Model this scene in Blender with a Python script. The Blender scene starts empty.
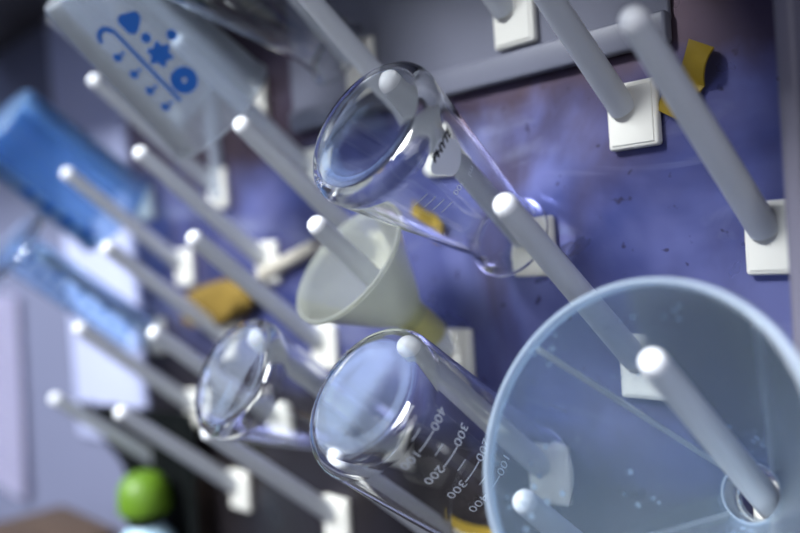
import bpy, bmesh, math, random
from mathutils import Vector, Matrix, noise

# ------------------------------------------------------------------ camera, world, light, exposure
scene = bpy.context.scene
COL = scene.collection
U = 0.06            # one half pitch of the peg lattice, metres
H = 1.30            # height of the lattice origin
B = 0.97968         # vertical pitch in U
PEG = Vector((0.0, 1.3018, 1.5589))     # root -> tip of a peg (right, up, out)
AX = PEG.normalized()
DOWN = Vector((0.0, -AX.z, AX.y))       # perpendicular to the peg, downwards
R = math.radians


def P(v):           # rack coordinates (right, up, out of the board) -> world
    return Vector((v[0] * U, -v[2] * U, v[1] * U + H))


def V(v):
    return Vector((v[0], -v[2], v[1]))


cam_d = bpy.data.cameras.new('camera')
cam = bpy.data.objects.new('camera', cam_d)
COL.objects.link(cam)
right = V((0.68678, -0.06949, -0.72354))
up = V((0.03009, 0.99728, -0.06722))
back = V((0.72625, 0.02439, 0.68700))
m = Matrix.Identity(4)
for k, a in enumerate((right, up, back)):
    for q in range(3):
        m[q][k] = a[q]
m.translation = P((4.48083, 0.08396, 5.81537))
cam.matrix_world = m
cam_d.sensor_width = 36.0
cam_d.lens = 37.57
cam_d.clip_start = 0.01
cam_d.dof.use_dof = True
cam_d.dof.focus_distance = 6.15 * U
cam_d.dof.aperture_fstop = 2.7
scene.camera = cam

scene.view_settings.view_transform = 'Standard'
scene.view_settings.look = 'None'
scene.view_settings.gamma = 1.0
scene.view_settings.use_curve_mapping = False
scene.view_settings.exposure = 0.0
scene.cycles.max_bounces = 24
scene.cycles.transmission_bounces = 20
scene.cycles.transparent_max_bounces = 24
scene.cycles.glossy_bounces = 8
scene.cycles.use_denoising = True

world = bpy.data.worlds.new('room_light')
scene.world = world
world.use_nodes = True
wn, wl = world.node_tree.nodes, world.node_tree.links
bg = wn['Background']
tc = wn.new('ShaderNodeTexCoord')
sp = wn.new('ShaderNodeSeparateXYZ')
wl.new(tc.outputs['Generated'], sp.inputs[0])
rp = wn.new('ShaderNodeValToRGB')
mr = wn.new('ShaderNodeMapRange')
mr.inputs['From Min'].default_value = -1
wl.new(sp.outputs['Z'], mr.inputs['Value'])
wl.new(mr.outputs[0], rp.inputs[0])
els = rp.color_ramp.elements
els[0].position = 0.30
els[0].color = (0.020, 0.019, 0.020, 1)
els[1].position = 1.0
els[1].color = (0.05, 0.05, 0.08, 1)
for pos, c in ((0.44, (0.05, 0.045, 0.05, 1)), (0.49, (0.13, 0.22, 0.48, 1)), (0.54, (0.16, 0.24, 0.48, 1)), (0.61, (0.11, 0.10, 0.15, 1))):
    e = els.new(pos)
    e.color = c
wl.new(rp.outputs[0], bg.inputs['Color'])
bg.inputs['Strength'].default_value = 1.0


def area(name, loc, target, sx, sy, power, color):
    d = bpy.data.lights.new(name, 'AREA')
    d.shape = 'RECTANGLE'
    d.size, d.size_y = sx, sy
    d.energy = power
    d.color = color
    o = bpy.data.objects.new(name, d)
    COL.objects.link(o)
    o.location = loc
    o.rotation_euler = (Vector(target) - Vector(loc)).to_track_quat('-Z', 'Y').to_euler()
    return o


# high window of the room: daylight falling along the pegs
area('window_daylight', (-0.30, -1.85, 2.80), (-0.15, -0.05, 1.25), 1.0, 0.6, 150, (0.90, 0.95, 1.0))
# tall side window on the left, four panes of uneven sky, mirrored in the upturned glass bases
for (dx, dz, pw, cl) in ((-0.27, 0.42, 2.4, (0.40, 0.60, 1.0)), (0.27, 0.46, 1.2, (0.30, 0.50, 1.0)), (-0.26, -0.45, 2.8, (0.62, 0.76, 1.0)), (0.28, -0.42, 1.7, (0.40, 0.60, 1.0))):
    area('side_window_pane', (-1.85 + dx * 0.45, -0.95 + dx * 0.88, 2.75 + dz * 0.8), (dx * 0.45, -0.05 + dx * 0.88, 1.30 + dz * 0.8), 0.50, 0.82, pw, cl)
# fill lamp added behind the viewer on the right, for the printed marks
area('rear_fill', (1.9, -1.75, 1.75), (0, 0, 1.3), 1.2, 0.9, 14, (0.94, 0.95, 0.98))

# ------------------------------------------------------------------ helpers
rnd = random.Random(7)


def prop(o, label=None, cat=None, group=None, kind=None):
    if label: o['label'] = label
    if cat: o['category'] = cat
    if group: o['group'] = group
    if kind: o['kind'] = kind
    return o


def link(name, bm, mat, parent=None, sharp=35, smooth=True):
    bmesh.ops.recalc_face_normals(bm, faces=bm.faces[:])
    me = bpy.data.meshes.new(name)
    bm.to_mesh(me)
    bm.free()
    if smooth:
        for p_ in me.polygons:
            p_.use_smooth = True
        me.set_sharp_from_angle(angle=R(sharp))
    me.materials.append(mat)
    o = bpy.data.objects.new(name, me)
    COL.objects.link(o)
    if parent is not None:
        o.parent = parent
    return o


def empty(name, loc=(0, 0, 0), label=None, cat=None, group=None):
    o = bpy.data.objects.new(name, None)
    o.empty_display_size = 0.01
    COL.objects.link(o)
    o.location = loc
    return prop(o, label, cat, group)


def frame(closed, mouth):
    """local Z runs from the mouth to the closed end; rack coordinates in, world matrix out"""
    z = (V(closed) - V(mouth)).normalized()
    x = Vector((1, 0, 0))
    x = (x - z * x.dot(z)).normalized()
    y = z.cross(x)
    mt = Matrix.Identity(4)
    for k, a in enumerate((x, y, z)):
        for q in range(3):
            mt[q][k] = a[q]
    mt.translation = P(mouth)
    return mt, (Vector(closed) - Vector(mouth)).length


def lathe(prof, seg=72, closed=True, bm=None):
    """revolve [(r, z)] (in U) about local Z; a closed profile gives a solid wall"""
    bm = bm or bmesh.new()
    rings = []
    for r, z in prof:
        if r < 1e-6:
            rings.append([bm.verts.new((0, 0, z * U))])
        else:
            rings.append([bm.verts.new((r * U * math.cos(2 * math.pi * k / seg), r * U * math.sin(2 * math.pi * k / seg), z * U)) for k in range(seg)])
    n = len(rings)
    for i in range(n if closed else n - 1):
        a, b = rings[i], rings[(i + 1) % n]
        if len(a) == 1 and len(b) == 1:
            continue
        for k in range(seg):
            k2 = (k + 1) % seg
            if len(a) == 1:
                bm.faces.new((a[0], b[k2], b[k]))
            elif len(b) == 1:
                bm.faces.new((a[k], a[k2], b[0]))
            else:
                bm.faces.new((a[k], a[k2], b[k2], b[k]))
    return bm


def arc(cx, cz, r, a0, a1, n):
    return [(cx + r * math.cos(R(a0 + (a1 - a0) * i / n)), cz + r * math.sin(R(a0 + (a1 - a0) * i / n))) for i in range(n + 1)]


def box(bm, x0, x1, y0, y1, z0, z1, bev=0.0):
    """box in rack coordinates"""
    vs = [bm.verts.new(P((x, y, z))) for x in (x0, x1) for y in (y0, y1) for z in (z0, z1)]
    fs = []
    for q in ((0, 1, 3, 2), (4, 6, 7, 5), (0, 4, 5, 1), (2, 3, 7, 6), (0, 2, 6, 4), (1, 5, 7, 3)):
        fs.append(bm.faces.new([vs[i] for i in q]))
    if bev:
        es = list({e for f in fs for e in f.edges})
        bmesh.ops.bevel(bm, geom=es, offset=bev * U, segments=3, affect='EDGES', profile=0.5)
    return bm


def local_box(bm, x0, x1, y0, y1, z0, z1, bev=0.0, seg=3):
    vs = [bm.verts.new((x * U, y * U, z * U)) for x in (x0, x1) for y in (y0, y1) for z in (z0, z1)]
    fs = []
    for q in ((0, 1, 3, 2), (4, 6, 7, 5), (0, 4, 5, 1), (2, 3, 7, 6), (0, 2, 6, 4), (1, 5, 7, 3)):
        fs.append(bm.faces.new([vs[i] for i in q]))
    if bev:
        es = list({e for f in fs for e in f.edges})
        bmesh.ops.bevel(bm, geom=es, offset=bev * U, segments=seg, affect='EDGES', profile=0.5)
    return bm


# ------------------------------------------------------------------ materials
def mat(name):
    mm = bpy.data.materials.new(name)
    mm.use_nodes = True
    nt = mm.node_tree
    return mm, nt, nt.nodes['Principled BSDF'], nt.nodes['Material Output']


def plain(name, color, rough=0.5, metal=0.0, sss=0.0, coat=0.0, spec=0.5, vary=0.0, scale=30):
    mm, nt, b, out = mat(name)
    b.inputs['Base Color'].default_value = (*color, 1)
    b.inputs['Roughness'].default_value = rough
    b.inputs['Metallic'].default_value = metal
    b.inputs['Coat Weight'].default_value = coat
    b.inputs['Specular IOR Level'].default_value = spec
    if sss:
        b.inputs['Subsurface Weight'].default_value = sss
        b.inputs['Subsurface Radius'].default_value = (1, 1, 1)
        b.inputs['Subsurface Scale'].default_value = 0.004
    if vary:
        t = nt.nodes.new('ShaderNodeTexCoord')
        n = nt.nodes.new('ShaderNodeTexNoise')
        n.inputs['Scale'].default_value = scale
        n.inputs['Detail'].default_value = 4
        nt.links.new(t.outputs['Object'], n.inputs['Vector'])
        mx = nt.nodes.new('ShaderNodeMix')
        mx.data_type = 'RGBA'
        mx.inputs[6].default_value = (*[c * (1 - vary) for c in color], 1)
        mx.inputs[7].default_value = (*[min(1, c * (1 + vary)) for c in color], 1)
        nt.links.new(n.outputs['Fac'], mx.inputs[0])
        nt.links.new(mx.outputs[2], b.inputs['Base Color'])
    return mm


def glass(name, color=(1, 1, 1), ior=1.47, rough=0.0):
    mm, nt, b, out = mat(name)
    b.inputs['Base Color'].default_value = (*color, 1)
    b.inputs['Roughness'].default_value = rough
    b.inputs['IOR'].default_value = ior
    b.inputs['Transmission Weight'].default_value = 1.0
    return mm


def milky(name, tint, veil, opacity, gloss=0.25, spots=0.0, through=0.5):
    """translucent moulded plastic: part clear, part milky, with a soft gloss"""
    mm, nt, b, out = mat(name)
    N, L = nt.nodes, nt.links
    tr = N.new('ShaderNodeBsdfTransparent')
    tr.inputs[0].default_value = (*tint, 1)
    df = N.new('ShaderNodeBsdfDiffuse')
    df.inputs[0].default_value = (*veil, 1)
    tl = N.new('ShaderNodeBsdfTranslucent')
    tl.inputs[0].default_value = (*veil, 1)
    m1 = N.new('ShaderNodeMixShader')
    m1.inputs[0].default_value = through
    L.new(df.outputs[0], m1.inputs[1])
    L.new(tl.outputs[0], m1.inputs[2])
    m2 = N.new('ShaderNodeMixShader')
    m2.inputs[0].default_value = opacity
    L.new(tr.outputs[0], m2.inputs[1])
    L.new(m1.outputs[0], m2.inputs[2])
    if spots:
        t = N.new('ShaderNodeTexCoord')
        v = N.new('ShaderNodeTexVoronoi')
        v.inputs['Scale'].default_value = 170
        v.inputs['Randomness'].default_value = 1.0
        L.new(t.outputs['Object'], v.inputs['Vector'])
        n2 = N.new('ShaderNodeTexNoise')
        n2.inputs['Scale'].default_value = 34
        L.new(t.outputs['Object'], n2.inputs['Vector'])
        r1 = N.new('ShaderNodeMapRange')
        r1.inputs['From Min'].default_value = 0.12
        r1.inputs['From Max'].default_value = 0.30
        r1.inputs['To Min'].default_value = 1.0
        r1.inputs['To Max'].default_value = 0.0
        L.new(v.outputs['Distance'], r1.inputs['Value'])
        r2 = N.new('ShaderNodeMapRange')
        r2.inputs['From Min'].default_value = 0.50
        r2.inputs['From Max'].default_value = 0.64
        L.new(n2.outputs['Fac'], r2.inputs['Value'])
        mu = N.new('ShaderNodeMath')
        mu.operation = 'MULTIPLY'
        L.new(r1.outputs[0], mu.inputs[0])
        L.new(r2.outputs[0], mu.inputs[1])
        ma = N.new('ShaderNodeMath')
        ma.operation = 'MULTIPLY_ADD'
        L.new(mu.outputs[0], ma.inputs[0])
        ma.inputs[1].default_value = spots
        ma.inputs[2].default_value = opacity
        L.new(ma.outputs[0], m2.inputs[0])
    gl = N.new('ShaderNodeBsdfGlossy')
    gl.inputs['Roughness'].default_value = gloss
    fr = N.new('ShaderNodeFresnel')
    fr.inputs['IOR'].default_value = 1.35
    m3 = N.new('ShaderNodeMixShader')
    L.new(fr.outputs[0], m3.inputs[0])
    L.new(m2.outputs[0], m3.inputs[1])
    L.new(gl.outputs[0], m3.inputs[2])
    L.new(m3.outputs[0], out.inputs['Surface'])
    return mm


def board_material(name, cols):
    mm, nt, b, out = mat(name)
    N, L = nt.nodes, nt.links
    t = N.new('ShaderNodeTexCoord')

    def noi(scale, detail=4, dist=0.0, stretch=(1, 1, 1)):
        mp = N.new('ShaderNodeMapping')
        mp.inputs['Scale'].default_value = stretch
        L.new(t.outputs['Object'], mp.inputs['Vector'])
        n = N.new('ShaderNodeTexNoise')
        n.inputs['Scale'].default_value = scale
        n.inputs['Detail'].default_value = detail
        n.inputs['Distortion'].default_value = dist
        L.new(mp.outputs[0], n.inputs['Vector'])
        return n

    def mixc(a, c, fac):
        x = N.new('ShaderNodeMix')
        x.data_type = 'RGBA'
        if isinstance(a, tuple): x.inputs[6].default_value = (*a, 1)
        else: L.new(a, x.inputs[6])
        if isinstance(c, tuple): x.inputs[7].default_value = (*c, 1)
        else: L.new(c, x.inputs[7])
        L.new(fac, x.inputs[0])
        return x.outputs[2]

    def rng(n, a, c, lo=0.0, hi=1.0):
        x = N.new('ShaderNodeMapRange')
        x.inputs['From Min'].default_value = a
        x.inputs['From Max'].default_value = c
        x.inputs['To Min'].default_value = lo
        x.inputs['To Max'].default_value = hi
        L.new(n.outputs[0], x.inputs['Value'])
        return x.outputs[0]
    lo, hi, st, pale = cols
    base = mixc(lo, hi, rng(noi(10, 4, 0.6), 0.36, 0.64))
    c1 = mixc(base, st, rng(noi(9, 5, 0.8, (1, 1, 0.7)), 0.47, 0.64, 0, 0.80))              # brown stains
    c2 = mixc(c1, pale, rng(noi(8, 6, 1.4, (0.6, 1, 2.2)), 0.55, 0.72, 0, 0.75))            # pale wiped streaks
    c3 = mixc(c2, (0.03, 0.02, 0.04), rng(noi(120, 2, 0.0, (1, 1, 1)), 0.66, 0.72, 0, 0.7))  # specks
    # ragged-edged tones: rust under the edge batten, darker brown towards the lower left
    sx = N.new('ShaderNodeSeparateXYZ')
    L.new(t.outputs['Object'], sx.inputs[0])

    def madd(a, k, c_):
        q = N.new('ShaderNodeMath')
        q.operation = 'MULTIPLY_ADD'
        L.new(a, q.inputs[0])
        q.inputs[1].default_value = k
        if isinstance(c_, float): q.inputs[2].default_value = c_
        else: L.new(c_, q.inputs[2])
        return q
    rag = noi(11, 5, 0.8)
    up_ = madd(rag.outputs[0], 0.07, sx.outputs['Z'])
    c3 = mixc(c3, (0.085, 0.052, 0.055), rng(up_, H + 1.10 * U + 0.035, H + 1.40 * U + 0.035, 0, 0.85))
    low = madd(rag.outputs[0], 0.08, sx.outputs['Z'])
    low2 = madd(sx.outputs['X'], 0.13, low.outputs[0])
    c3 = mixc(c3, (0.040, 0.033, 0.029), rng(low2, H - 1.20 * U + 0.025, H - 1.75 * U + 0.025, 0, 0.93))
    L.new(c3, b.inputs['Base Color'])
    b.inputs['Metallic'].default_value = 0.65
    L.new(rng(noi(20, 4, 0.5), 0.3, 0.7, 0.24, 0.42), b.inputs['Roughness'])
    bp = N.new('ShaderNodeBump')
    bp.inputs['Strength'].default_value = 0.25
    bp.inputs['Distance'].default_value = 0.002
    L.new(noi(9, 2, 0.6).outputs[0], bp.inputs['Height'])
    L.new(bp.outputs[0], b.inputs['Normal'])
    return mm


M = {}
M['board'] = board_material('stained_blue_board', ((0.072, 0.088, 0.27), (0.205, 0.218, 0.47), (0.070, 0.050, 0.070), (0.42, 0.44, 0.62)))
M['grey_panel'] = plain('grey_painted_panel', (0.17, 0.175, 0.225), 0.5, vary=0.06, scale=20)
M['batten'] = plain('grey_edge_batten', (0.15, 0.155, 0.20), 0.4)
M['rail'] = plain('grey_lilac_rail', (0.17, 0.16, 0.21), 0.45)
M['plate'] = plain('cream_plate_plastic', (0.78, 0.76, 0.69), 0.4)
M['peg'] = plain('nylon_shaded_rod', (0.64, 0.67, 0.71), 0.38, sss=0.25)  # rod copy of the peg plastic, greyed to stand for its shaded sides
M['tip'] = plain('nylon_lit_tip', (0.96, 0.97, 1.0), 0.3, sss=0.2)  # whiter copy of the rod plastic; light on the tips is in the colour
M['wall'] = plain('pale_wall_paint', (0.155, 0.165, 0.25), 0.8, vary=0.06, scale=4)
M['lit_strip'] = plain('lavender_lit_wall', (0.50, 0.53, 0.76), 0.6)
M['bench'] = plain('dark_bench', (0.06, 0.055, 0.055), 0.5, vary=0.3, scale=10)
M['glass'] = glass('clear_borosilicate_glass', (0.985, 0.995, 1.0))
M['glass_blue'] = glass('clear_blue_plastic', (0.74, 0.88, 1.0), 1.40)
M['print_white'] = plain('white_enamel_print', (0.85, 0.9, 0.95), 0.6)
M['print_blue'] = plain('blue_printed_ink', (0.005, 0.10, 0.42), 0.5)
M['frost'] = plain('frosted_white_patch', (0.88, 0.92, 1.0), 0.7)
M['ink'] = plain('black_marker_ink', (0.008, 0.008, 0.015), 0.6)
M['funnel'] = milky('milky_polypropylene', (0.95, 0.98, 1.0), (0.55, 0.74, 0.95), 0.17, 0.25, spots=0.40)
M['funnel_rim'] = milky('thick_milky_polypropylene', (0.9, 0.95, 1.0), (0.72, 0.85, 1.0), 0.5, 0.25)
M['rib'] = milky('white_rib_plastic', (0.9, 0.95, 1.0), (0.95, 0.98, 1.0), 0.85, 0.25, through=0.6)
M['yellowed'] = milky('yellowed_polypropylene', (0.97, 0.98, 0.88), (0.97, 1.0, 0.92), 0.40, 0.3, through=0.72)
M['yellow_stem'] = milky('yellowed_stem', (0.97, 0.95, 0.70), (0.97, 0.95, 0.60), 0.55, 0.3, through=0.72)
M['frosted_pp'] = milky('frosted_beaker_plastic', (0.92, 0.96, 1.0), (0.86, 0.92, 1.0), 0.24, 0.3)
M['blue_pp'] = milky('blue_tinted_plastic', (0.80, 0.91, 1.0), (0.20, 0.48, 1.0), 0.30, 0.3)
M['tape'] = plain('yellow_tape', (0.30, 0.20, 0.010), 0.55, vary=0.25, scale=90)
M['sponge'] = plain('yellow_brown_sponge', (0.17, 0.105, 0.010), 0.85, vary=0.5, scale=45)
M['black'] = plain('black_rubber', (0.006, 0.008, 0.008), 0.7, spec=0.2)
M['green'] = plain('lime_green_plastic', (0.11, 0.22, 0.01), 0.45)
M['pale_blue'] = plain('pale_blue_bottle_plastic', (0.50, 0.72, 0.85), 0.4)
M['paper'] = plain('white_paper', (0.52, 0.50, 0.66), 0.8)
M['paper_ink'] = plain('grey_print', (0.30, 0.30, 0.42), 0.8)
M['card'] = plain('brown_cardboard', (0.075, 0.045, 0.028), 0.8, vary=0.2, scale=25)
M['beige'] = plain('beige_tubing', (0.50, 0.46, 0.38), 0.5)
M['tube'] = milky('clear_vinyl_tube', (0.92, 0.95, 1.0), (0.74, 0.80, 0.90), 0.5, 0.2)

# ------------------------------------------------------------------ the setting
LB, RB = -7.42, 2.52           # left and right edges of the rack board
o = link('wall_back', box(bmesh.new(), -30, 16, -22, 22, -2.3, -0.3), M['wall'], smooth=False)
prop(o, kind='structure')
o = link('lit_wall_strip', box(bmesh.new(), -10.6, -7.9, -2.9, 22, -0.3, -0.16, 0.03), M['lit_strip'])  # pale strip: the brighter light on the wall beside the board, as colour
prop(o, kind='structure')
o = link('bench_top', box(bmesh.new(), -30, 12, -7.2, -6.3, -0.3, 10.0, 0.08), M['bench'])
prop(o, kind='structure')

o = link('shade_block_left', box(bmesh.new(), -14, 0.6, 4.6, 12, -0.3, 3.9, 0.05), M['bench'])  # overhead block added to shade the upper left of the board
prop(o, kind='structure')
o = link('shade_block_right', box(bmesh.new(), 0.6, 8, 3.4, 12, -0.3, 4.8, 0.05), M['bench'])  # deeper block added out of view to shade the upper right
prop(o, kind='structure')

rack = empty('peg_rack', P((-2.4, -4.4, -0.3)), 'stained blue-purple metal drying board with grey upper panel on the wall', 'drying rack')


def rack_part(name, bm, mt):
    ob = link(name, bm, mt)
    ob.parent = rack
    ob.matrix_parent_inverse = Matrix.Translation(rack.location).inverted()
    return ob


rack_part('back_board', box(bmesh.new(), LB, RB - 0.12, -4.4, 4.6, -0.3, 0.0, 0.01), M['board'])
ob = rack_part('upper_panel', box(bmesh.new(), -3.2, 1.44, 1.60, 4.6, 0.0, 0.06, 0.02), M['grey_panel'])
ob['label'] = 'grey painted upper panel'
rack_part('edge_batten', box(bmesh.new(), -3.2, 1.44, 1.44, 1.68, 0.0, 0.12, 0.03), M['batten'])
rack_part('side_rail', box(bmesh.new(), RB - 0.12, RB, -4.4, 4.6, -0.3, 0.6, 0.03), M['rail'])

# ------------------------------------------------------------------ pegs
plate_bm = local_box(bmesh.new(), -0.145, 0.285, -0.255, 0.255, 0.0, 0.085, 0.03)
rim = local_box(bmesh.new(), -0.115, 0.255, -0.225, 0.225, 0.07, 0.095, 0.012)
tmp = bpy.data.meshes.new('tmp')
rim.to_mesh(tmp)
rim.free()
plate_bm.from_mesh(tmp)
LPEG = PEG.length


LROD = LPEG + 0.05


def rod_mesh():
    return lathe([(0, 0.10), (0.106, 0.10), (0.105, 0.25), (0.098, 1.0), (0.086, LROD - 0.10), (0, LROD - 0.10)], 40, closed=False)


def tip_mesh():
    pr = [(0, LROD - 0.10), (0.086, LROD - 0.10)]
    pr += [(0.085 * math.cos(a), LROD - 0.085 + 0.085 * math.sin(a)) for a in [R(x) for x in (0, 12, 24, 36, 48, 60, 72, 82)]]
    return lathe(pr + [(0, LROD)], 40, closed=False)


PEGS = {
    (0, 2): 'white drying peg on the grey upper panel, only its root and plate in view',
    (-2, 2): 'drying peg behind the blurred clear flask at the top edge',
    (-4, 2): 'drying peg hidden behind the frosted beaker with blue markings, on its left',
    (-6, 2): 'faint drying peg whose tip shows at the upper left corner of the frosted beaker',
    (1, 1): 'white drying peg just below the grey panel, its tip above the frame',
    (-1, 1): 'drying peg passing behind the base of the conical flask with the white patch',
    (-3, 1): 'drying peg inside the frosted beaker with blue markings',
    (-5, 1): 'drying peg whose tip touches the left edge of the frosted beaker',
    (-7, 1): 'blurred drying peg topmost at the left margin, inside the blue measuring jug',
    (2, 0): 'large blurred drying peg in front of the yellow tape scrap',
    (0, 0): 'white drying peg inside the conical flask with the white patch',
    (-2, 0): 'bare drying peg between the frosted beaker and the conical flask',
    (-4, 0): 'bare drying peg just below the frosted beaker with blue markings',
    (-6, 0): 'blurred drying peg running behind the blue measuring jug',
    (1, -1): 'bare white drying peg crossing from the conical flask neck to behind the large funnel',
    (-1, -1): 'drying peg inside the small yellowed funnel',
    (-3, -1): 'bare drying peg ending left of the yellowed funnel above the yellow sponge',
    (-5, -1): 'blurred bare drying peg above the blue measuring cylinder',
    (-7, -1): 'drying peg inside the blue measuring cylinder with the round foot',
    (2, -2): 'drying peg inside the large milky funnel',
    (0, -2): 'drying peg against the upper wall of the numbered glass beaker',
    (-2, -2): 'drying peg inside the small blurred glass flask',
    (-4, -2): 'bare drying peg whose tip is left of the small blurred glass flask',
    (-6, -2): 'blurred bare drying peg just below the blue measuring cylinder',
    (1, -3): 'drying peg behind the large milky funnel, cream tip at the bottom edge',
    (-1, -3): 'drying peg seen through the bottom of the numbered glass beaker',
    (-3, -3): 'bare drying peg running under the small blurred glass flask to the bottom edge',
    (-5, -3): 'bare drying peg lying across the black rubber sheet',
    (-7, -3): 'blurred bare drying peg lowest at the left, above the black rubber sheet edge',
}
rot_rod = Vector((0, 0, 1)).rotation_difference(V(AX))
parts_src = None
NUDGE = {(2, 0): (0.055, -0.035), (1, 1): (0.03, -0.02)}      # roots set slightly off the grid
for (i, j), lab in PEGS.items():
    z0 = 0.064 if (j >= 2 and -3.2 < i < 1.4) else 0.003
    nx_, ny_ = NUDGE.get((i, j), (0, 0))
    e = empty('drying_peg', P((i + nx_, j * B + ny_, z0)), lab, 'peg', 'white pegs of the drying rack')
    if parts_src is None:
        pl = link('base_plate', plate_bm, M['plate'], e)
        pl.rotation_euler = (R(90), 0, 0)
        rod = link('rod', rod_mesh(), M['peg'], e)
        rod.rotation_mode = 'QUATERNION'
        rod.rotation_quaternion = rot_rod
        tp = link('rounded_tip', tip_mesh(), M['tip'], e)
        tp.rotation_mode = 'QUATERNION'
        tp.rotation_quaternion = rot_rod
        tp['label'] = 'rounded tip with its bright light put into the colour'
        parts_src = (pl, rod, tp)
    else:
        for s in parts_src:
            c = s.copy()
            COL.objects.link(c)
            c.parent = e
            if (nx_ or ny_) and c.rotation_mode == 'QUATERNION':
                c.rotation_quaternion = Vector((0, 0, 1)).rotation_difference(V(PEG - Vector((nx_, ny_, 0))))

# ------------------------------------------------------------------ vessels
def vessel(name, closed, mouth, label, cat, group=None):
    mt, L = frame(closed, mouth)
    e = empty(name, (0, 0, 0), label, cat, group)
    e.matrix_world = mt
    return e, L


def on_wall(rf, phi, z, off):
    """point on a revolved wall: angle in degrees, height in U"""
    r = rf(z) + off
    return Vector((r * U * math.cos(R(phi)), r * U * math.sin(R(phi)), z * U))


def strip(bm, rf, pts, w, off=0.004, n=6):
    """a printed stroke along [(phi, z)] on the wall, w wide"""
    for (p0, z0), (p1, z1) in zip(pts[:-1], pts[1:]):
        rm = rf((z0 + z1) / 2)
        a = Vector((R(p0) * rm, z0))
        b = Vector((R(p1) * rm, z1))
        d = (b - a).normalized()
        nn = Vector((-d.y, d.x)) * w / 2
        prev = None
        for k in range(n + 1):
            c = a.lerp(b, k / n)
            q = []
            for s in (1, -1):
                u = c + nn * s
                q.append(bm.verts.new(on_wall(rf, math.degrees(u.x / rm), u.y, off)))
            if prev:
                bm.faces.new((prev[0], prev[1], q[1], q[0]))
            prev = q
    return bm


def blob(bm, rf, phi, z, rad, off=0.004, inner=0.0, n=24, fn=None):
    """a printed round mark (or ring) on the wall"""
    rm = rf(z)
    rings = []
    radii = [inner, (inner + rad) / 2, rad] if inner else [0, rad / 2, rad]
    for q in radii:
        if q == 0:
            rings.append([bm.verts.new(on_wall(rf, phi, z, off))])
            continue
        ring = []
        for k in range(n):
            a = 2 * math.pi * k / n
            s = fn(a) if fn else 1.0
            ring.append(bm.verts.new(on_wall(rf, phi + math.degrees(q * s * math.cos(a) / rm), z + q * s * math.sin(a), off)))
        rings.append(ring)
    for a, b in zip(rings[:-1], rings[1:]):
        for k in range(n):
            k2 = (k + 1) % n
            if len(a) == 1: bm.faces.new((a[0], b[k], b[k2]))
            else: bm.faces.new((a[k], b[k], b[k2], a[k2]))
    return bm


def text_on(bm, rf, text, phi, z, size, turn=0.0, off=0.004, shear=0.0, bold=0.0):
    """lettering bent onto the wall; upright when the vessel stands on its base, turned by 'turn' degrees"""
    cu = bpy.data.curves.new('lettering', 'FONT')
    cu.body = text
    cu.size = size
    cu.align_x = 'CENTER'
    cu.align_y = 'CENTER'
    cu.shear = shear
    cu.offset = bold * size
    cu.resolution_u = 3
    ob = bpy.data.objects.new('lettering', cu)
    COL.objects.link(ob)
    bpy.context.view_layer.update()
    me = bpy.data.meshes.new_from_object(ob.evaluated_get(bpy.context.evaluated_depsgraph_get()))
    bpy.data.objects.remove(ob)
    bpy.data.curves.remove(cu)
    rm = rf(z)
    c, s = math.cos(R(turn)), math.sin(R(turn))
    vs = []
    for v in me.vertices:
        tx, ty = v.co.x * c - v.co.y * s, v.co.x * s + v.co.y * c
        vs.append(bm.verts.new(on_wall(rf, phi - math.degrees(tx / rm), z - ty, off)))
    for p_ in me.polygons:
        try:
            bm.faces.new([vs[k] for k in p_.vertices])
        except ValueError:
            pass
    bpy.data.meshes.remove(me)
    return bm


def mark(name, bm, mt, parent, thick=0.0):
    return link(name, bm, mt, parent, smooth=False)


# --- numbered glass beaker
e, L = vessel('glass_beaker', (-0.07, -0.95, 1.98), (-0.03, -2.03, 0.50), 'clear glass beaker upside down with white numbers 100 to 400, behind the large funnel', 'beaker')
w = 0.028
prof = [(0.640, 0.0), (0.622, 0.05), (0.603, 0.12), (0.600, 0.2)]
prof += [(0.600, L - 0.15)] + arc(0.600 - 0.15, L - 0.15, 0.15, 0, 90, 8)[1:] + [(0.30, L - 0.012), (0.0, L - 0.02)]
prof += [(0.0, L - 0.065), (0.30, L - 0.055), (0.44, L - 0.045)] + arc(0.572 - 0.11, L - 0.155, 0.11, 80, 0, 6) + [(0.572, 0.2), (0.576, 0.12), (0.596, 0.05), (0.620, -0.008), (0.632, -0.012)]
link('glass_body', lathe(prof, 96), M['glass'], e)
rf = lambda z: 0.600
bm = bmesh.new()
for k, (za, zb) in enumerate(((1.716, 1.604), (1.470, 1.340), (1.213, 1.086), (0.959, 0.832))):
    strip(bm, rf, [(-23.5, za), (-14.5, za)], 0.010)
    strip(bm, rf, [(-27.0, zb), (-10.5, zb)], 0.012)
for k in range(4):
    zz = 1.604 - k * 0.2573
    text_on(bm, rf, str(100 * (k + 1)), -34.5, zz + 0.01, 0.112)
    text_on(bm, rf, str(400 - 100 * k), -2.5, zz + 0.01, 0.112)
mark('white_graduation', bm, M['print_white'], e)


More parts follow.
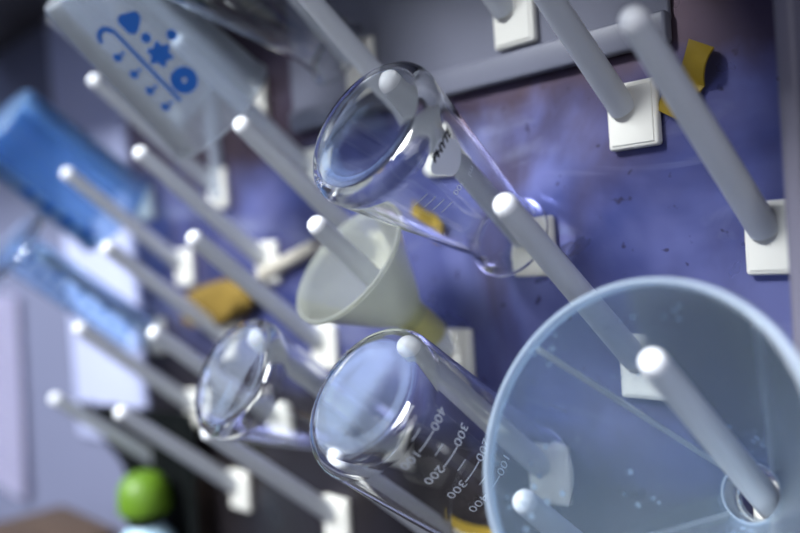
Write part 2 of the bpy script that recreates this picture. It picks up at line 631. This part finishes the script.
# --- conical flasks
def flask(closed, mouth, R0, rn, label, group=None, name='conical_flask'):
    e, L = vessel(name, closed, mouth, label, 'flask', group)
    zn = 0.42
    zb = L - 0.13
    out = [(rn + 0.045, 0.0), (rn + 0.05, 0.03), (rn + 0.02, 0.07), (rn, 0.11), (rn, zn - 0.12), (rn + 0.008, zn - 0.05), (rn + 0.03, zn + 0.02)]
    r1 = R0
    out += [(rn + 0.03 + (r1 - rn - 0.03) * t, zn + 0.02 + (zb - zn - 0.02) * t) for t in (0.25, 0.5, 0.75, 0.93)]
    out += [(R0 + 0.002, zb), (R0 + 0.004, zb + 0.04), (R0 - 0.012, zb + 0.085), (R0 - 0.05, L - 0.012), (R0 - 0.10, L), (R0 - 0.20, L - 0.008), (R0 * 0.4, L - 0.02), (0, L - 0.025)]
    g = 0.020
    inn = [(0, L - 0.055), (R0 * 0.4, L - 0.05), (R0 - 0.20, L - 0.036), (R0 - 0.10, L - 0.034), (R0 - 0.05, zb + 0.06), (R0 - g - 0.006, zb + 0.02), (R0 - g, zb - 0.02)]
    inn += [(rn + 0.03 + (r1 - rn - 0.03) * t - g, zn + 0.02 + (zb - zn - 0.02) * t) for t in (0.93, 0.75, 0.5, 0.25)]
    inn += [(rn + 0.03 - g, zn + 0.02), (rn + 0.008 - g, zn - 0.05), (rn - g, zn - 0.12), (rn - g, 0.11), (rn - 0.01, 0.05), (rn + 0.015, 0.002)]
    link('glass_body', lathe(out + inn, 96), M['glass'], e)

    def wall(z):
        if z <= zn + 0.02: return rn + 0.03
        return rn + 0.03 + (r1 - rn - 0.03) * min(1, (z - zn - 0.02) / (zb - zn - 0.02))
    return e, L, wall


e, L, rf = flask((0.06, 0.945, 1.885), (0, 0.09, 0.26), 0.575, 0.32, 'clear glass conical flask upside down with a white writing patch, in sharp focus', None)
bm = bmesh.new()
blob(bm, rf, -12.0, 1.470, 0.150, 0.004, n=40, fn=lambda a: 1.0 + 0.10 * math.cos(2 * (a - R(115))) + 0.07 * math.cos(4 * (a - R(70))))
mark('writing_patch', bm, M['frost'], e)['label'] = 'frosted white writing patch'
bm = bmesh.new()
text_on(bm, rf, 'PHYTE', -8.5, 1.572, 0.086, turn=180 - 9, off=0.008, shear=0.2, bold=0.05)
mark('handwriting', bm, M['ink'], e)['label'] = 'black handwriting'
bm = bmesh.new()
for k in range(4):
    strip(bm, rf, [(-56 + k * 2, 1.43 - 0.085 * k), (-43 + k * 2, 1.43 - 0.085 * k)], 0.009)
text_on(bm, rf, '100', -24, 1.21, 0.08)
text_on(bm, rf, 'ml', -6, 1.17, 0.08)
mark('white_graduation', bm, M['print_white'], e)

flask((-1.945, -0.945, 1.885), (-2, -1.82, 0.29), 0.555, 0.29, 'small blurred glass conical flask upside down left of the numbered beaker', None)
tipB = Vector((-2, 2 * B, 0)) + PEG
flask(tipB + AX * 0.15 + DOWN * 0.50, tipB - AX * 1.72 + DOWN * 0.13, 0.60, 0.31, 'blurred clear glass flask cut off by the top edge, right of the frosted beaker', None)

# --- large milky funnel
e, L = vessel('large_funnel', (1.981, -1.156, 1.803), (1.975, -1.74, 0.34), 'large milky translucent plastic funnel at the lower right with thin ribs', 'funnel')
rt, r0 = 1.000, 0.200
t_ = 0.022
prof = [(0.150, -0.20), (0.172, -0.20), (r0 + t_ * 0.6, 0.0), (rt, L), (rt - t_, L + 0.004), (r0, 0.012), (r0 - 0.02, -0.02)]
link('cone', lathe(prof, 120), M['funnel'], e)
rimp = [(rt - 0.012, L - 0.045), (rt + 0.024, L - 0.045), (rt + 0.034, L - 0.01), (rt + 0.022, L + 0.022), (rt - 0.004, L + 0.022), (rt - 0.014, L)]
link('rim', lathe(rimp, 120), M['funnel_rim'], e)
ringp = [(r0 - 0.006, -0.012), (r0 + 0.012, -0.012), (r0 + 0.014, 0.006), (r0 + 0.002, 0.016), (r0 - 0.006, 0.008)]
link('stem_ring', lathe(ringp, 64), M['funnel_rim'], e)
for ph in (143.7, 52.5, -37, -129):
    bm = bmesh.new()
    c, s = math.cos(R(ph)), math.sin(R(ph))
    n = 10
    rows = []
    for k in range(n + 1):
        z = 0.0 + (L - 0.05) * k / n
        r_ = r0 + (rt - r0) * z / L
        q = []
        for (dr, dt) in ((-0.006, -0.016), (-0.006, 0.016), (0.045, 0.014), (0.045, -0.014)):
            rr = r_ + dr
            q.append(bm.verts.new(((rr * c - dt * s) * U, (rr * s + dt * c) * U, z * U)))
        rows.append(q)
    for a, b in zip(rows[:-1], rows[1:]):
        for k in range(4):
            bm.faces.new((a[k], a[(k + 1) % 4], b[(k + 1) % 4], b[k]))
    bm.faces.new(rows[0]); bm.faces.new(rows[-1][::-1])
    link('rib', bm, M['rib'], e, smooth=False)

# --- small yellowed funnel
tip = Vector((-1, -B, 0)) + PEG
closed, mouth = tip - AX * 0.50 + DOWN * 0.04 - Vector((0.07, 0, 0)), tip - AX * 1.37 + DOWN * 0.02 + Vector((0.0, 0, 0))
e, L = vessel('small_funnel', closed, mouth, 'small yellowed plastic funnel below the conical flask', 'funnel')
rt, r0, t_ = 0.600, 0.158, 0.024
prof = [(r0, -0.02), (r0 + 0.02, 0.10), (0.26, 0.22), (rt - 0.03, L - 0.06), (rt + 0.012, L - 0.03), (rt + 0.012, L), (rt - 0.02, L), (rt - 0.05, L - 0.06), (0.24, 0.235), (r0 - 0.012, 0.11), (r0 - t_, -0.02)]
link('cone', lathe(prof, 96), M['yellowed'], e)
prof = [(0.136, -0.30), (0.152, -0.30), (r0 + 0.004, 0.02), (r0 + 0.02, 0.10), (r0 - 0.01, 0.10), (r0 - 0.02, 0.02)]
ob = link('stem', lathe(prof, 64), M['yellow_stem'], e)
ob['label'] = 'deeper yellow stem'

# --- frosted beaker with blue markings
tip = Vector((-3, B, 0)) + PEG
e, L = vessel('plastic_beaker', tip + AX * 1.05 + DOWN * 0.25, tip - AX * 0.75 + DOWN * 0.25, 'tall frosted plastic beaker with blue scale and round blue mark, top left', 'beaker')
rfA = lambda z: 0.64 - 0.18 * z / L
prof = [(0.665, 0.0), (0.650, 0.03), (0.64, 0.06), (0.47, L - 0.06), (0.44, L), (0.0, L), (0.0, L - 0.03), (0.43, L - 0.03), (0.44, L - 0.07), (0.612, 0.06), (0.63, 0.0)]
link('plastic_body', lathe(prof, 96), M['frosted_pp'], e)
bm = bmesh.new()
for k in range(4):
    blob(bm, rfA, -63, 1.14 - 0.20 * k, 0.042, 0.006)
    strip(bm, rfA, [(-58, 1.14 - 0.20 * k), (-53, 1.14 - 0.20 * k)], 0.028, 0.006)
strip(bm, rfA, [(-45.5, 1.33), (-47.5, 0.50)], 0.035, 0.006, 12)
strip(bm, rfA, [(-45.5, 1.33), (-51, 1.40), (-60, 1.39), (-65, 1.32)], 0.045, 0.006)
blob(bm, rfA, -27.5, 1.10, 0.045, 0.006)
blob(bm, rfA, -27.2, 1.286, 0.095, 0.006, fn=lambda a: 1 + 0.15 * math.cos(3 * a))
blob(bm, rfA, -29.5, 0.919, 0.100, 0.006, n=48, fn=lambda a: 1 + 0.20 * math.cos(6 * a))
blob(bm, rfA, -31.4, 0.611, 0.125, 0.006, inner=0.024, n=40)
blob(bm, rfA, -8, 0.955, 0.050, 0.006)
mark('blue_markings', bm, M['print_blue'], e)['label'] = 'blue printed scale and round mark'

# --- blue measuring jug
tip = Vector((-7, B, 0)) + PEG
e, L = vessel('measuring_jug', tip + AX * 0.2 + DOWN * 0.43, tip - AX * 1.75 + DOWN * 0.43, 'blurred blue plastic measuring jug with dark blue dots at the left edge', 'jug')
rfD = lambda z: 0.65 - 0.06 * z / L
prof = [(0.68, 0.0), (0.66, 0.04), (0.65, 0.08), (0.59, L - 0.05), (0.55, L), (0.0, L), (0.0, L - 0.04), (0.54, L - 0.04), (0.56, L - 0.07), (0.62, 0.08), (0.64, 0.0)]
link('plastic_body', lathe(prof, 96), M['blue_pp'], e)
bm = bmesh.new()
for ph, z in ((-74, 1.15), (-70, 0.85), (-66, 0.55), (-60, 0.25)):
    blob(bm, rfD, ph, z, 0.10, 0.006)
mark('blue_dots', bm, M['print_blue'], e)['label'] = 'dark blue printed dots'

# --- blue measuring cylinder
tip = Vector((-7, -B, 0)) + PEG
e, L = vessel('measuring_cylinder', tip + AX * 0.33 + DOWN * 0.17, tip - AX * 1.80 + DOWN * 0.14, 'clear blue measuring cylinder with a round foot, below the blue jug', 'measuring cylinder')
prof = [(0.34, 0.0), (0.32, 0.03), (0.300, 0.06), (0.300, L - 0.12), (0.300, L - 0.08), (0.0, L - 0.08), (0.0, L - 0.12), (0.275, L - 0.12), (0.275, 0.06), (0.31, 0.0)]
link('tube', lathe(prof, 64), M['glass_blue'], e)
prof = [(0.0, L - 0.08), (0.31, L - 0.08), (0.38, L - 0.06), (0.53, L - 0.035), (0.575, L - 0.01), (0.58, L + 0.025), (0.56, L + 0.04), (0.51, L + 0.032), (0.0, L + 0.02)]
link('foot', lathe(prof, 72, closed=False), M['glass_blue'], e)
bm = bmesh.new()
rfC = lambda z: 0.300
for k in range(9):
    strip(bm, rfC, [(-50, 1.95 - 0.2 * k), (-12 if k % 2 else -28, 1.95 - 0.2 * k)], 0.03, 0.005)
    if k % 2 == 0:
        blob(bm, rfC, -8, 1.95 - 0.2 * k, 0.05, 0.005)
mark('blue_graduation', bm, M['print_blue'], e)


# ------------------------------------------------------------------ scraps, sponge, tube, sheet
def ribbon(name, rows, mt, label, cat, thick=0.012, group=None):
    """a thin curled sheet given as rows of rack points"""
    bm = bmesh.new()
    n = len(rows[0])
    vs = [[bm.verts.new(P(p)) for p in row] for row in rows]
    for a, b in zip(vs[:-1], vs[1:]):
        for k in range(n - 1):
            bm.faces.new((a[k], a[k + 1], b[k + 1], b[k]))
    bmesh.ops.recalc_face_normals(bm, faces=bm.faces[:])
    bmesh.ops.solidify(bm, geom=bm.faces[:], thickness=thick * U)
    o = link(name, bm, mt, None, 60)
    return prop(o, label, cat, group)


def curled(x0, y0, x1, y1, wid, amp, n=14, lift=0.02, ph=0.0, wob=0.0):
    rows = []
    d = Vector((x1 - x0, y1 - y0)).normalized()
    nn = Vector((-d.y, d.x))
    for k in range(n + 1):
        t = k / n
        c = Vector((x0 + (x1 - x0) * t, y0 + (y1 - y0) * t))
        row = []
        for s in (-1, -0.5, 0, 0.5, 1):
            q = c + nn * (s * wid / 2) + nn * wob * math.sin(5 * t)
            z = lift + amp * abs(math.sin(math.pi * (t * 1.6 + ph))) * (0.6 + 0.4 * s)
            row.append((q.x, q.y, z))
        rows.append(row)
    return rows


tg = 'yellow tape scraps on the board'
ribbon('tape_scrap', curled(1.68, 1.38, 1.42, 0.90, 0.24, 0.16, ph=0.15, wob=0.03), M['tape'], 'curled yellow tape scrap on the board behind the large blurred peg', 'tape', group=tg)
ribbon('tape_scrap', curled(-1.45, 0.42, -1.02, 0.16, 0.20, 0.10), M['tape'], 'yellow tape scrap on the board seen through the conical flask', 'tape', group=tg)
ribbon('tape_scrap', curled(-1.30, -2.72, -0.35, -2.80, 0.34, 0.10), M['tape'], 'yellow tape scrap at the bottom edge seen through the numbered beaker', 'tape', group=tg)

bm = bmesh.new()
bmesh.ops.create_icosphere(bm, subdivisions=4, radius=1.0)
for v in bm.verts:
    c = v.co.copy()
    n1 = noise.noise(c * 1.6 + Vector((3, 1, 2))) * 0.28 + noise.noise(c * 5) * 0.08
    f = [math.copysign(abs(q) ** 0.7, q) for q in c]
    x, y, z = f[0] * 0.72 * (1 + n1), f[1] * 0.26 * (1 + n1) + 0.10 * f[0], f[2] * 0.14 * (1 + n1 * 0.5)
    v.co = P((-4.98 + x, -0.50 + y, 0.17 + z))
prop(link('sponge', bm, M['sponge'], None, 80), 'crumpled yellow brown sponge on the board left of the yellowed funnel', 'sponge')

bm = bmesh.new()


def tube(bm, pts, rad, seg=16):
    prev = None
    pts = [P(p) for p in pts]
    for k, p_ in enumerate(pts):
        d = (pts[min(k + 1, len(pts) - 1)] - pts[max(k - 1, 0)]).normalized()
        a = d.orthogonal().normalized()
        if prev:
            a = (prev[1] - d * prev[1].dot(d)).normalized()
        b = d.cross(a)
        ring = [bm.verts.new(p_ + (a * math.cos(2 * math.pi * q / seg) + b * math.sin(2 * math.pi * q / seg)) * rad * U) for q in range(seg)]
        if prev:
            for q in range(seg):
                bm.faces.new((prev[0][q], prev[0][(q + 1) % seg], ring[(q + 1) % seg], ring[q]))
        else:
            bm.faces.new(ring[::-1])
        prev = (ring, a)
    bm.faces.new(prev[0])
    return bm


tube(bm, [(-4.86, 2.45 - 0.1 * k, 0.10 + 0.01 * math.sin(k)) for k in range(17)], 0.085)
prop(link('drain_tube', bm, M['tube']), 'pale vertical plastic tube on the board below the frosted beaker', 'tube')

prop(link('tube_offcut', tube(bmesh.new(), [(-4.0 + 0.1 * k, -0.15 + 0.028 * k, 0.088) for k in range(12)], 0.085), M['beige']), 'short beige tube slanting on the board just left of the yellowed funnel', 'tube')

# black rubber sheet hooked over the lowest left pegs
bm = bmesh.new()
nx, ny = 26, 18
grid = []
for a in range(nx + 1):
    u = a / nx
    row = []
    for b in range(ny + 1):
        t = b / ny
        xt = -9.3 + (-5.55 + 9.3) * u
        top = -2.12 + 0.16 * u
        # lower edge: slopes from the upper left corner down to the right, then hangs straight
        bot = max(-4.4, -2.25 - 1.35 * (xt + 9.3) * 0.36) if xt < -7.2 else -4.4
        if -7.6 < xt < -7.2: bot = -3.2 - (xt + 7.6) / 0.4 * 1.2
        y = top + (bot - top) * t
        z = 0.30 + 0.05 * math.sin(xt * 3.1) * t + 0.03 * math.sin(xt * 7 + y)
        row.append(bm.verts.new(P((xt, y, z))))
    grid.append(row)
for a in range(nx):
    for b in range(ny):
        bm.faces.new((grid[a][b], grid[a + 1][b], grid[a + 1][b + 1], grid[a][b + 1]))
bmesh.ops.solidify(bm, geom=bm.faces[:], thickness=0.03 * U)
prop(link('rubber_sheet', bm, M['black'], None, 60), 'black rubber sheet hanging over the lowest left pegs', 'rubber sheet')


# ------------------------------------------------------------------ things on the bench and wall, lower left
def stand(name, loc, label, cat):
    return empty(name, P(loc), label, cat)


YB = -6.3
e = stand('capped_bottle', (-6.30, YB, 0.72), 'bottle with a lime green cap in front of the black rubber sheet', 'bottle')
hb = -3.45 - YB
prof = [(0, 0), (0.36, 0), (0.40, 0.05), (0.40, hb - 0.35), (0.37, hb - 0.2), (0.26, hb - 0.08), (0.22, hb), (0.0, hb)]
link('bottle_body', lathe(prof, 48, closed=False), M['pale_blue'], e)
link('collar', lathe([(0, hb), (0.25, hb), (0.25, hb + 0.16), (0, hb + 0.16)], 48, closed=False), M['black'], e)
link('cap', lathe([(0, hb + 0.16), (0.33, hb + 0.16), (0.36, hb + 0.22), (0.34, hb + 0.50), (0.26, hb + 0.64), (0.14, hb + 0.70), (0, hb + 0.71)], 48, closed=False), M['green'], e)

e = stand('cardboard_box', (-9.6, YB, 1.0), 'brown cardboard box at the bottom left corner', 'box')
link('box_body', local_box(bmesh.new(), -1.3, 1.0, -0.9, 0.9, 0.0, 2.08, 0.03), M['card'], e)
for s in (-1, 1):
    link('flap', local_box(bmesh.new(), -1.3, 1.0, min(0.01 * s, 0.9 * s), max(0.01 * s, 0.9 * s), 2.07, 2.11, 0.01), M['card'], e)

# paper notice on the wall
bm = bmesh.new()
n = 14
cols = []
for a in range(n + 1):
    u = a / n
    cols.append([bm.verts.new(P((-17.2 + 3.95 * u - 0.35 * t, -0.35 - 4.3 * t, -0.27 + 0.10 * u * u + 0.12 * max(0, t - 0.6)))) for t in (0, 0.25, 0.5, 0.75, 1)])
for a in range(n):
    for b in range(4):
        bm.faces.new((cols[a][b], cols[a + 1][b], cols[a + 1][b + 1], cols[a][b + 1]))
bmesh.ops.solidify(bm, geom=bm.faces[:], thickness=0.012 * U)
prop(link('paper_sheet', bm, M['paper'], None, 60), 'white paper sheet on the wall at the left edge', 'paper')
